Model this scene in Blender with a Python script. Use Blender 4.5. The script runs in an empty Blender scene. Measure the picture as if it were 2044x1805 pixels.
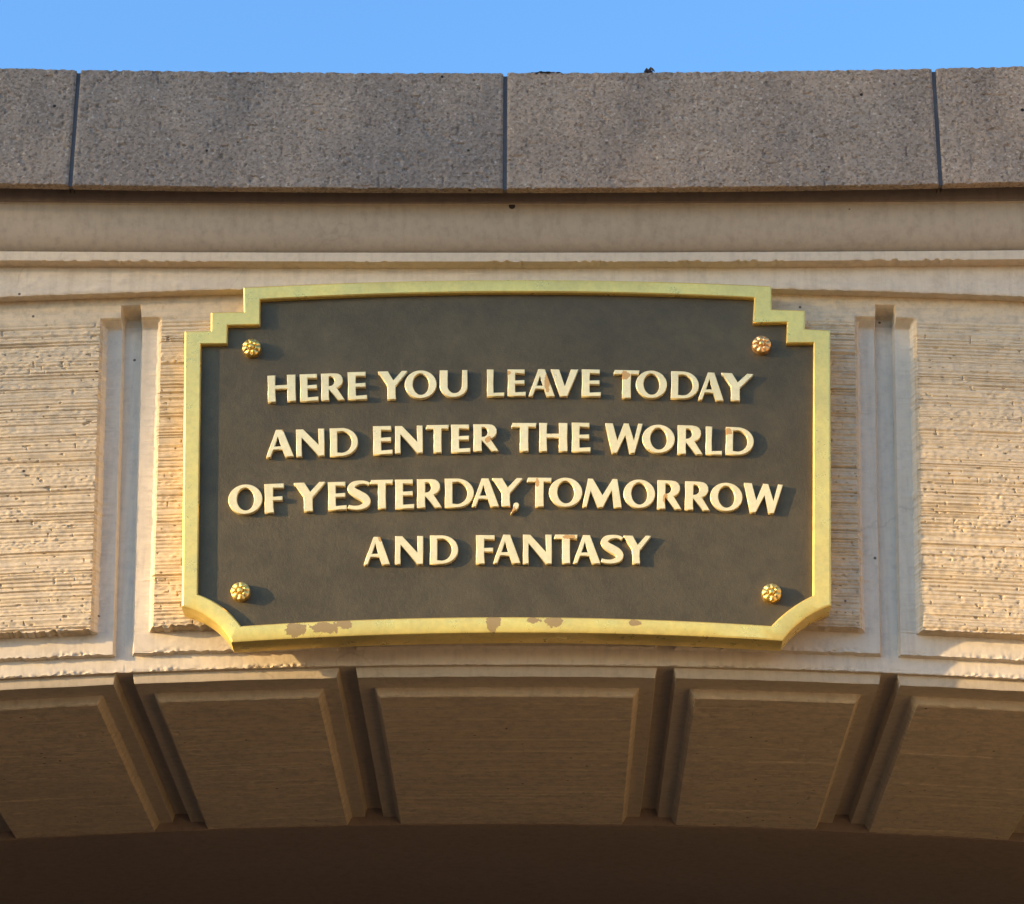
import bpy, bmesh, math, random
import numpy as np
from mathutils import Matrix, Vector

# ------------------------------------------------------------------ camera
K = 0.00116                      # metres per layout unit
f_, p_, yaw_, roll_ = 5660.6, 0.40941, -0.01201, 0.00457
cx_, cz_ = 72.3, -2252.4
Z0 = 1.6 - cz_ * K               # layout z = 0 in world metres
C_ = np.array([cx_, -f_ * math.cos(p_), cz_])
F_ = np.array([math.sin(yaw_) * math.cos(p_), math.cos(yaw_) * math.cos(p_), math.sin(p_)])
_r = np.array([math.cos(yaw_), -math.sin(yaw_), 0.0])
_u = np.cross(_r, F_)
R_ = _r * math.cos(roll_) + _u * math.sin(roll_)
U_ = -_r * math.sin(roll_) + _u * math.cos(roll_)

sc = bpy.context.scene
COL = sc.collection
cam = bpy.data.cameras.new('camera')
cam.sensor_fit = 'HORIZONTAL'; cam.sensor_width = 36.0
cam.lens = 36.0 * f_ / 2044.0
cam.clip_start = 0.05; cam.clip_end = 3000
camo = bpy.data.objects.new('camera', cam); COL.objects.link(camo)
M = Matrix(((R_[0], U_[0], -F_[0], C_[0] * K), (R_[1], U_[1], -F_[1], C_[1] * K),
            (R_[2], U_[2], -F_[2], C_[2] * K + Z0), (0, 0, 0, 1)))
camo.matrix_world = M
sc.camera = camo

# ------------------------------------------------------------------ sky, sun, exposure
SUN = Vector((3.0, 1.0, -0.5)).normalized()        # direction of travel
elev = math.asin(-SUN.z); az = math.atan2(-SUN.x, -SUN.y)
w = bpy.data.worlds.new('World'); sc.world = w; w.use_nodes = True
nt = w.node_tree
bg = nt.nodes['Background']
sk = nt.nodes.new('ShaderNodeTexSky'); sk.sky_type = 'NISHITA'
sk.sun_disc = False; sk.sun_elevation = elev; sk.sun_rotation = az
sk.altitude = 50; sk.air_density = 1.2; sk.dust_density = 2.2; sk.ozone_density = 4.9
nt.links.new(sk.outputs[0], bg.inputs[0]); bg.inputs[1].default_value = 0.15
sl = bpy.data.lights.new('sun', 'SUN'); sl.energy = 2.0; sl.angle = math.radians(0.55)
sl.color = (1.0, 0.68, 0.30)
so = bpy.data.objects.new('sun', sl); COL.objects.link(so)
so.rotation_euler = SUN.to_track_quat('-Z', 'Y').to_euler(); so.location = (-20, -8, 12)
sc.view_settings.view_transform = 'Standard'; sc.view_settings.look = 'None'
sc.view_settings.gamma = 1.0; sc.view_settings.use_curve_mapping = False
sc.view_settings.exposure = 2.0

# ------------------------------------------------------------------ layout helpers
def at(u, v, y):
    """point on the vertical plane y seen at layout sight line u, v"""
    d = F_ + R_ * (u - 1022) / f_ - U_ * (v - 902.5) / f_
    q = C_ + d * (y - C_[1]) / d[1]
    return q[0], q[2]
def atz(u, v, z):
    d = F_ + R_ * (u - 1022) / f_ - U_ * (v - 902.5) / f_
    q = C_ + d * (z - C_[2]) / d[2]
    return q[0], q[1]
def Wd(P):
    P = np.asarray(P, float) * K
    P[..., 2] += Z0
    return P

def h2(ix, iy, seed):
    ix = ix.astype(np.int64); iy = iy.astype(np.int64)
    n = (ix * 374761393 + iy * 668265263 + seed * 1442695041) & 0xFFFFFFFF
    n = ((n ^ (n >> 13)) * 1274126177) & 0xFFFFFFFF
    n = ((n ^ (n >> 16)) * 2246822519) & 0xFFFFFFFF
    return ((n ^ (n >> 15)) & 0xFFFFFF) / float(0xFFFFFF)
def vn(x, y, seed=0):
    x = np.asarray(x, float); y = np.asarray(y, float)
    x, y = np.broadcast_arrays(x, y)
    ix = np.floor(x); iy = np.floor(y); fx = x - ix; fy = y - iy
    fx = fx * fx * (3 - 2 * fx); fy = fy * fy * (3 - 2 * fy)
    a = h2(ix, iy, seed); b = h2(ix + 1, iy, seed); c = h2(ix, iy + 1, seed); d = h2(ix + 1, iy + 1, seed)
    return (a * (1 - fx) + b * fx) * (1 - fy) + (c * (1 - fx) + d * fx) * fy
def fbm(x, y, seed=0, o=3):
    s = 0; a = 0.5; t = 0
    for k in range(o):
        s = s + a * vn(x * 2 ** k, y * 2 ** k, seed + 17 * k); t += a; a *= 0.5
    return s / t - 0.5
def sst(a, b, x):
    t = np.clip((x - a) / (b - a), 0, 1)
    return t * t * (3 - 2 * t)

# ------------------------------------------------------------------ object helpers
def empty(name, loc, label, cat, group=None):
    o = bpy.data.objects.new(name, None); COL.objects.link(o)
    o.location = loc; o.empty_display_size = 0.1
    o['label'] = label; o['category'] = cat
    if group: o['group'] = group
    return o
def link(name, me, mat, parent=None, smooth=False):
    if mat is not None:
        me.materials.clear(); me.materials.append(mat)
    if smooth:
        me.polygons.foreach_set('use_smooth', [True] * len(me.polygons))
    o = bpy.data.objects.new(name, me); COL.objects.link(o)
    if parent is not None:
        o.parent = parent
        if parent.type == 'EMPTY':
            o.matrix_parent_inverse = Matrix.Translation(-Vector(parent.location))
    return o
def grid(V, name='grid'):
    ny, nx = V.shape[:2]
    i = np.arange(ny * nx).reshape(ny, nx)
    Fc = np.stack([i[:-1, :-1], i[:-1, 1:], i[1:, 1:], i[1:, :-1]], -1).reshape(-1, 4)
    me = bpy.data.meshes.new(name)
    me.from_pydata(Wd(V).reshape(-1, 3).tolist(), [], Fc.tolist())
    return me
def flip(me):
    me.flip_normals(); return me
def join_grids(Vs, flips=None):
    vs = []; fs = []; off = 0
    for k, V in enumerate(Vs):
        ny, nx = V.shape[:2]
        i = np.arange(ny * nx).reshape(ny, nx) + off
        Fc = np.stack([i[:-1, :-1], i[:-1, 1:], i[1:, 1:], i[1:, :-1]], -1).reshape(-1, 4)
        if flips and flips[k]: Fc = Fc[:, ::-1]
        vs.append(Wd(V).reshape(-1, 3)); fs.append(Fc); off += ny * nx
    me = bpy.data.meshes.new('m')
    me.from_pydata(np.concatenate(vs).tolist(), [], np.concatenate(fs).tolist())
    return me
def auto_smooth(me, deg=35):
    me.polygons.foreach_set('use_smooth', [True] * len(me.polygons))
    bm = bmesh.new(); bm.from_mesh(me); bm.normal_update()
    c = math.radians(deg)
    for e in bm.edges:
        if len(e.link_faces) == 2 and e.calc_face_angle(0) > c: e.smooth = False
    bm.to_mesh(me); bm.free()
def prism(pts2, y0, y1, taper=0):
    """solid from a closed outline of (x, z) points between depths y0 (front) and y1"""
    n = len(pts2)
    P = [(x, y0, z) for x, z in pts2] + [(x, y1, z) for x, z in pts2]
    fs = [list(range(n)), list(range(2 * n - 1, n - 1, -1))]
    for i in range(n):
        j = (i + 1) % n
        fs.append([j, i, n + i, n + j])
    me = bpy.data.meshes.new('prism'); me.from_pydata(Wd(P).tolist(), [], fs)
    bm = bmesh.new(); bm.from_mesh(me); bmesh.ops.recalc_face_normals(bm, faces=bm.faces); bm.to_mesh(me); bm.free()
    return me

# ------------------------------------------------------------------ materials
def mat(name):
    m = bpy.data.materials.new(name); m.use_nodes = True
    n = m.node_tree.nodes; b = n['Principled BSDF']
    return m, m.node_tree, b
def N(nt, t, **kw):
    n = nt.nodes.new(t)
    for k, v in kw.items():
        if k.startswith('i_'):
            n.inputs[k[2:].replace('_', ' ')].default_value = v
        else: setattr(n, k, v)
    return n
def L(nt, a, b): nt.links.new(a, b)
def noise(nt, scale, detail=4, rough=0.55, vec=None, sc3=None):
    n = N(nt, 'ShaderNodeTexNoise'); n.inputs['Scale'].default_value = scale
    n.inputs['Detail'].default_value = detail; n.inputs['Roughness'].default_value = rough
    if sc3 is not None:
        mp = N(nt, 'ShaderNodeMapping'); mp.inputs['Scale'].default_value = sc3
        L(nt, vec, mp.inputs['Vector']); vec = mp.outputs[0]
    if vec is not None: L(nt, vec, n.inputs['Vector'])
    return n.outputs['Fac']
def ramp(nt, fac, stops):
    r = N(nt, 'ShaderNodeValToRGB'); e = r.color_ramp.elements
    while len(e) < len(stops): e.new(0.5)
    for k, (p, c) in enumerate(stops):
        e[k].position = p; e[k].color = (*c, 1) if len(c) == 3 else c
    L(nt, fac, r.inputs[0]); return r.outputs['Color']
def mix(nt, fac, a, b, mode='MIX'):
    m = N(nt, 'ShaderNodeMix', data_type='RGBA', blend_type=mode)
    for s, v in ((m.inputs['Factor'], fac), (m.inputs['A'], a), (m.inputs['B'], b)):
        pass
    ins = [i for i in m.inputs if i.enabled]
    for s, v in zip(ins, (fac, a, b)):
        if hasattr(v, 'links'): L(nt, v, s)
        else: s.default_value = v if not isinstance(v, tuple) or len(v) == 4 else (*v, 1)
    return [o for o in m.outputs if o.enabled][0]
def bump(nt, h, strength, dist, prev=None):
    b = N(nt, 'ShaderNodeBump'); b.inputs['Strength'].default_value = strength
    b.inputs['Distance'].default_value = dist
    L(nt, h, b.inputs['Height'])
    if prev is not None: L(nt, prev, b.inputs['Normal'])
    return b.outputs[0]
def pos(nt): return N(nt, 'ShaderNodeNewGeometry').outputs['Position']

def concrete(name, c0, c1, pits=0.0, rough=0.9, fine=1.0, dirt=None, streak=False):
    m, nt, b = mat(name); P = pos(nt)
    col = mix(nt, noise(nt, 2.2, 5, 0.6, P), c0, c1)
    sp = ramp(nt, noise(nt, 46, 4, 0.65, P), [(0.30, (0.70, 0.70, 0.72)), (0.5, (1, 1, 1)), (0.72, (1.12, 1.09, 1.04))])
    col = mix(nt, 0.8 if streak else 0.4, col, sp, 'MULTIPLY')
    if streak:
        st = ramp(nt, noise(nt, 1, 5, 0.7, P, (7, 85, 85)), [(0.32, (0.80, 0.83, 0.90)), (0.5, (1, 1, 1)), (0.70, (1.10, 1.03, 0.88))])
        col = mix(nt, 0.75, col, st, 'MULTIPLY')
    if dirt:
        dm = ramp(nt, noise(nt, 22.0, 6, 0.7, P), [(0.50, (0, 0, 0)), (0.72, (1, 1, 1))])
        col = mix(nt, dm, col, dirt)
    if not streak:
        rn = ramp(nt, noise(nt, 1, 5, 0.65, P, (48, 48, 3.2)), [(0.34, (0.82, 0.81, 0.80)), (0.52, (1, 1, 1))])
        col = mix(nt, 0.55, col, rn, 'MULTIPLY')
        wv = N(nt, 'ShaderNodeTexNoise'); wv.inputs['Scale'].default_value = 9; wv.inputs['Detail'].default_value = 6; L(nt, P, wv.inputs['Vector'])
        wm = N(nt, 'ShaderNodeVectorMath', operation='MULTIPLY_ADD'); L(nt, wv.outputs['Color'], wm.inputs[0]); wm.inputs[1].default_value = (0.12, 0.12, 0.12); L(nt, P, wm.inputs[2])
        cv = N(nt, 'ShaderNodeTexVoronoi', feature='DISTANCE_TO_EDGE'); cv.inputs['Scale'].default_value = 2.6; L(nt, wm.outputs[0], cv.inputs['Vector'])
        cl = ramp(nt, cv.outputs['Distance'], [(0.0025, (1, 1, 1)), (0.006, (0, 0, 0))])
        cm = ramp(nt, noise(nt, 2.0, 2, 0.5, P), [(0.52, (0, 0, 0)), (0.62, (0.28, 0.28, 0.28))])
        cf = N(nt, 'ShaderNodeMath', operation='MULTIPLY'); L(nt, cl, cf.inputs[0]); L(nt, cm, cf.inputs[1])
        col = mix(nt, cf.outputs[0], col, (0.22, 0.18, 0.14))
    hs = noise(nt, 420 * fine, 3, 0.6, P)
    nrm = bump(nt, hs, 0.22, 0.0012)
    nrm = bump(nt, noise(nt, 60, 4, 0.6, P), 0.15, 0.003, nrm)
    if pits:
        v = N(nt, 'ShaderNodeTexVoronoi'); v.inputs['Scale'].default_value = 26; v.inputs['Randomness'].default_value = 1
        L(nt, P, v.inputs['Vector'])
        pm = ramp(nt, v.outputs['Distance'], [(0.07, (1, 1, 1)), (0.105, (0, 0, 0))])
        # keep only some of the cells
        kp = N(nt, 'ShaderNodeSeparateColor'); L(nt, v.outputs['Color'], kp.inputs[0])
        gt = N(nt, 'ShaderNodeMath', operation='GREATER_THAN'); gt.inputs[1].default_value = 1 - pits
        L(nt, kp.outputs[0], gt.inputs[0])
        mu = N(nt, 'ShaderNodeMath', operation='MULTIPLY'); L(nt, pm, mu.inputs[0]); L(nt, gt.outputs[0], mu.inputs[1])
        col = mix(nt, mu.outputs[0], col, (0.13, 0.10, 0.08))
    L(nt, col, b.inputs['Base Color']); b.inputs['Roughness'].default_value = rough
    b.inputs['Specular IOR Level'].default_value = 0.25
    L(nt, nrm, b.inputs['Normal'])
    return m

CREAM0, CREAM1 = (0.57, 0.475, 0.355), (0.66, 0.555, 0.42)
m_plaster = concrete('cream_cast_stone', CREAM0, CREAM1, pits=0.10)
m_frieze = concrete('cream_painted_stucco', (0.57, 0.48, 0.365), (0.66, 0.565, 0.435), pits=0.05, dirt=(0.51, 0.42, 0.32))
m_comb = concrete('combed_cast_stone', (0.53, 0.43, 0.295), (0.65, 0.53, 0.375), pits=0.25, dirt=(0.43, 0.36, 0.265), streak=True)
m_fillet = concrete('pale_painted_fillet', (0.60, 0.52, 0.41), (0.68, 0.595, 0.475), pits=0.12)
m_soffit = concrete('soffit_cast_stone', (0.46, 0.38, 0.275), (0.54, 0.45, 0.33))  # darker tone for soffit margins and grooves
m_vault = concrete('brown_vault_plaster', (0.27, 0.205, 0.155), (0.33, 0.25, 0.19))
m_joint = concrete('dark_joint_sealant', (0.085, 0.09, 0.10), (0.13, 0.13, 0.14))
m_hole = concrete('dark_hole_tone', (0.03, 0.025, 0.025), (0.05, 0.04, 0.035))

def coping_mat():
    m, nt, b = mat('exposed_aggregate'); P = pos(nt)
    v = N(nt, 'ShaderNodeTexVoronoi'); v.inputs['Scale'].default_value = 210; L(nt, P, v.inputs['Vector'])
    hsv = N(nt, 'ShaderNodeSeparateColor'); L(nt, v.outputs['Color'], hsv.inputs[0])
    col = ramp(nt, hsv.outputs[0], [(0.0, (0.21, 0.165, 0.125)), (0.3, (0.32, 0.257, 0.197)), (0.75, (0.375, 0.302, 0.233)), (0.98, (0.42, 0.345, 0.27)), (1.0, (0.54, 0.47, 0.39))])
    big = ramp(nt, noise(nt, 1.9, 5, 0.65, P), [(0.3, (0.80, 0.82, 0.86)), (0.7, (1.14, 1.05, 0.97))])
    col = mix(nt, 1.0, col, big, 'MULTIPLY')
    oi = N(nt, 'ShaderNodeObjectInfo')
    col = mix(nt, 1.0, col, ramp(nt, oi.outputs['Random'], [(0.0, (0.88, 0.90, 0.93)), (1.0, (1.06, 1.02, 0.98))]), 'MULTIPLY')
    stn = ramp(nt, noise(nt, 1, 6, 0.7, P, (5.5, 5.5, 3.0)), [(0.40, (0.72, 0.74, 0.78)), (0.58, (1.0, 1.0, 1.0))])
    col = mix(nt, 0.8, col, stn, 'MULTIPLY')
    v2 = N(nt, 'ShaderNodeTexVoronoi'); v2.inputs['Scale'].default_value = 13; L(nt, P, v2.inputs['Vector'])
    pm = ramp(nt, v2.outputs['Distance'], [(0.045, (1, 1, 1)), (0.07, (0, 0, 0))])
    k2 = N(nt, 'ShaderNodeSeparateColor'); L(nt, v2.outputs['Color'], k2.inputs[0])
    g2 = N(nt, 'ShaderNodeMath', operation='GREATER_THAN'); g2.inputs[1].default_value = 0.72; L(nt, k2.outputs[0], g2.inputs[0])
    mu = N(nt, 'ShaderNodeMath', operation='MULTIPLY'); L(nt, pm, mu.inputs[0]); L(nt, g2.outputs[0], mu.inputs[1])
    col = mix(nt, mu.outputs[0], col, (0.02, 0.018, 0.018))
    L(nt, col, b.inputs['Base Color']); b.inputs['Roughness'].default_value = 0.92
    b.inputs['Specular IOR Level'].default_value = 0.2
    n1 = bump(nt, v.outputs['Distance'], 0.35, 0.002)
    n2 = bump(nt, noise(nt, 260, 4, 0.65, P), 0.3, 0.002, n1)
    L(nt, n2, b.inputs['Normal'])
    return m
m_coping = coping_mat()

WEAR_T = 1.55
def gold(name, base, base2, metallic, rough, wear=None, worn=(0.30, 0.20, 0.09), noise_wear=None):
    m, nt, b = mat(name); P = pos(nt)
    col = mix(nt, ramp(nt, noise(nt, 9, 5, 0.7, P), [(0.35, (0, 0, 0)), (0.65, (1, 1, 1))]), base, base2)
    sp = ramp(nt, noise(nt, 75, 4, 0.7, P), [(0.3, (0.86, 0.86, 0.84)), (0.6, (1.04, 1.03, 1.0))])
    col = mix(nt, 0.7, col, sp, 'MULTIPLY')
    met = metallic
    fac = None
    if wear:
        acc = None
        nz = N(nt, 'ShaderNodeTexNoise'); nz.inputs['Scale'].default_value = 60; nz.inputs['Detail'].default_value = 6
        nz.inputs['Roughness'].default_value = 0.7; L(nt, P, nz.inputs['Vector'])
        for (c, r) in wear:
            sub = N(nt, 'ShaderNodeVectorMath', operation='SUBTRACT'); L(nt, P, sub.inputs[0]); sub.inputs[1].default_value = c
            dv = N(nt, 'ShaderNodeVectorMath', operation='DIVIDE'); L(nt, sub.outputs[0], dv.inputs[0]); dv.inputs[1].default_value = r
            ln = N(nt, 'ShaderNodeVectorMath', operation='LENGTH'); L(nt, dv.outputs[0], ln.inputs[0])
            s1 = N(nt, 'ShaderNodeMath', operation='MULTIPLY_ADD'); L(nt, nz.outputs['Fac'], s1.inputs[0]); s1.inputs[1].default_value = 1.6
            L(nt, ln.outputs['Value'], s1.inputs[2])
            lt = N(nt, 'ShaderNodeMath', operation='LESS_THAN'); L(nt, s1.outputs[0], lt.inputs[0]); lt.inputs[1].default_value = WEAR_T
            if acc is None: acc = lt.outputs[0]
            else:
                mx = N(nt, 'ShaderNodeMath', operation='MAXIMUM'); L(nt, acc, mx.inputs[0]); L(nt, lt.outputs[0], mx.inputs[1]); acc = mx.outputs[0]
        fac = acc
    if noise_wear:
        nw = ramp(nt, noise(nt, noise_wear[0], 5, 0.65, P), [(noise_wear[1], (0, 0, 0)), (noise_wear[1] + 0.015, (1, 1, 1))])
        if fac is None: fac = nw
        else:
            mx = N(nt, 'ShaderNodeMath', operation='MAXIMUM'); L(nt, fac, mx.inputs[0]); L(nt, nw, mx.inputs[1]); fac = mx.outputs[0]
    if fac is not None:
        col = mix(nt, fac, col, worn)
        mm = N(nt, 'ShaderNodeMapRange'); L(nt, fac, mm.inputs[0]); mm.inputs[3].default_value = metallic; mm.inputs[4].default_value = 0.1
        L(nt, mm.outputs[0], b.inputs['Metallic'])
    else:
        b.inputs['Metallic'].default_value = metallic
    L(nt, col, b.inputs['Base Color'])
    rg = N(nt, 'ShaderNodeMapRange'); L(nt, noise(nt, 22, 5, 0.7, P), rg.inputs[0]); rg.inputs[1].default_value = 0.3; rg.inputs[2].default_value = 0.7; rg.inputs[3].default_value = rough - 0.12; rg.inputs[4].default_value = rough + 0.14
    L(nt, rg.outputs[0], b.inputs['Roughness'])
    n1 = bump(nt, noise(nt, 30, 3, 0.5, P), 0.07, 0.005)
    L(nt, n1, b.inputs['Normal'])
    return m

def patina():
    m, nt, b = mat('dark_bronze_patina'); P = pos(nt)
    c = mix(nt, ramp(nt, noise(nt, 6, 6, 0.7, P), [(0.3, (0, 0, 0)), (0.7, (1, 1, 1))]), (0.086, 0.069, 0.040), (0.124, 0.098, 0.054))
    st = ramp(nt, noise(nt, 30, 6, 0.7, P), [(0.35, (0.84, 0.84, 0.86)), (0.7, (1.15, 1.12, 1.04))])
    c = mix(nt, 0.8, c, st, 'MULTIPLY')
    L(nt, c, b.inputs['Base Color']); b.inputs['Roughness'].default_value = 0.55
    b.inputs['Metallic'].default_value = 0.55
    n1 = bump(nt, noise(nt, 90, 6, 0.75, P), 0.5, 0.0025)
    n2 = bump(nt, noise(nt, 300, 3, 0.6, P), 0.25, 0.002, n1)
    L(nt, n2, b.inputs['Normal'])
    return m
m_patina = patina()
def wq(u, v, a, b): 
    x, z = at(u, v, -58.3); return ((x * K, -58.3 * K, z * K + Z0), (a * 0.8 * K, 0.05, b * 0.8 * K))
LW = [wq(1092, 765, 9, 30), (wq(1248, 750, 15, 16)), wq(1452, 862, 16, 12), wq(1013, 745, 12, 7), wq(1332, 750, 10, 9), wq(974, 878, 10, 10), wq(1072, 964, 8, 14), wq(1025, 1018, 8, 12), wq(1138, 1072, 20, 8), wq(1328, 995, 8, 18), wq(568, 858, 9, 8), wq(760, 1075, 9, 12)]
m_letter = gold('pale_gold_letter', (0.94, 0.80, 0.45), (0.86, 0.72, 0.38), 0.28, 0.38, wear=LW, noise_wear=(40, 0.70), worn=(0.56, 0.32, 0.10))
m_rosette = gold('bright_gilt', (0.90, 0.60, 0.16), (0.95, 0.68, 0.24), 1.0, 0.42)

# ------------------------------------------------------------------ ground
def ground():
    m, nt, b = mat('red_brick_paving'); P = pos(nt)
    bk = N(nt, 'ShaderNodeTexBrick'); bk.inputs['Scale'].default_value = 4.5
    bk.inputs['Color1'].default_value = (0.06, 0.042, 0.032, 1); bk.inputs['Color2'].default_value = (0.075, 0.052, 0.04, 1)
    bk.inputs['Mortar'].default_value = (0.07, 0.06, 0.052, 1); L(nt, P, bk.inputs['Vector'])
    c = mix(nt, 0.6, bk.outputs['Color'], ramp(nt, noise(nt, 3, 6, 0.6, P), [(0.3, (0.7, 0.7, 0.7)), (0.7, (1.1, 1.1, 1.1))]), 'MULTIPLY')
    L(nt, c, b.inputs['Base Color']); b.inputs['Roughness'].default_value = 0.85
    me = bpy.data.meshes.new('ground'); s = 900
    me.from_pydata([(-s, -s, 0), (s, -s, 0), (s, s, 0), (-s, s, 0)], [], [(0, 1, 2, 3)])
    o = link('ground', me, m); o['kind'] = 'structure'
ground()

# ------------------------------------------------------------------ archway: levels
YP, YM, YG = 0.0, 28.0, 42.0           # panel, margin and groove planes of the arch stones
YF, YFA = -28.0, -56.0                 # frieze plane, fascia plane
YT, YC = -88.0, -150.0                 # top of bed mould, coping face
XC0 = 0.0                                           # centre of the arch
ZA = at(1020, 1327, YG)[1]             # arris at the crown
RJ = 24261.0
def sag(X, r=0.0): return X * X / (2 * (17000 + r * 6.7))
def zar(X, r=0.0): return ZA - sag(X, r)
X245 = at(245, 1303, YM)[0] - XC0
def rr_(u, v, y):
    x, z = at(u, v, y); X = x - XC0
    r = z - ZA
    for _ in range(6): r = z - ZA + sag(X / (1 + r / RJ), r)
    return r
R_MB = rr_(300, 1303, YM)              # foot of the margin
R_PB = rr_(300, 1252, YP)              # foot of the combed panel
R_PT = rr_(160, 637, YP)               # head of margins
R_GT = rr_(264, 609, YP)               # head of grooves
R_EX = rr_(300, 581, YF)               # extrados (underside edge of the frieze)
JX = [-1612.0, -1180.0, -746.0, -310.5, 310.5, 746.0, 1180.0, 1612.0]
for q in ((248.5, 1311), (692, 1343), (1323.4, 1341), (1780, 1314)): print('joint', at(*q, YG))
for q in ((264.5, 610), (1761, 612)): print('top', at(*q, YG), 746 * (1 + 770 / RJ))
DM, DP = 20.0, 38.0                    # soffit drops of margin and panel
YB = atz(1022, 1644, ZA - DP)[1]       # back edge of the soffit stones
print('levels', R_MB, R_PB, R_PT, R_GT, R_EX, YB, ZA, XC0)

arch = empty('stone_archway', (XC0 * K, 0, 0), 'cream stone archway of a bridge with combed arch stones under a grey coping', 'archway')

def lin(a, b, st):
    n = max(1, int(round((b - a) / st)))
    return list(np.linspace(a, b, n + 1))
def uniq(a):
    a = sorted(a); o = [a[0]]
    for v in a[1:]:
        if v - o[-1] > 0.35: o.append(v)
    return np.array(o)
def comb(X, r, seed):
    """relief of the combed surface (positive = cut deeper)"""
    rw = r + 1.6 * fbm(X / 300, r / 80, seed + 5) + 0.4 * fbm(X / 50, r / 10, seed + 6)
    a = vn(X / 3600, rw / 2.6, seed) * 0.6 + vn(X / 2500, rw / 5.5, seed + 1) * 0.4
    ph = rw / 7.2 + 1.5 * vn(X * 0, rw / 26.0, seed + 2)
    ln = np.floor(ph); fr = ph - ln
    amp = h2(ln, ln * 0, seed + 12) ** 0.8 * (0.45 + 0.75 * vn(X / 240, ln, seed + 3))
    deep = np.exp(-((fr - 0.5) * 7.2 / 1.5) ** 2) * 5.0 * amp
    worn = sst(0.40, 0.80, vn(X / 80, r / 20, seed + 4))
    rag = np.clip(fbm(X / 7, r / 4.0, seed + 8, 3) * 2.2, -0.9, 0.9)
    pit = sst(0.90, 0.94, vn(X / 8, r / 7, seed + 9)) * 3.2
    return (a - 0.5) * 3.6 * (1.1 - 0.5 * worn) + deep * (1 - 0.4 * worn) + rag * (0.5 + 1.1 * worn) + pit

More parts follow.
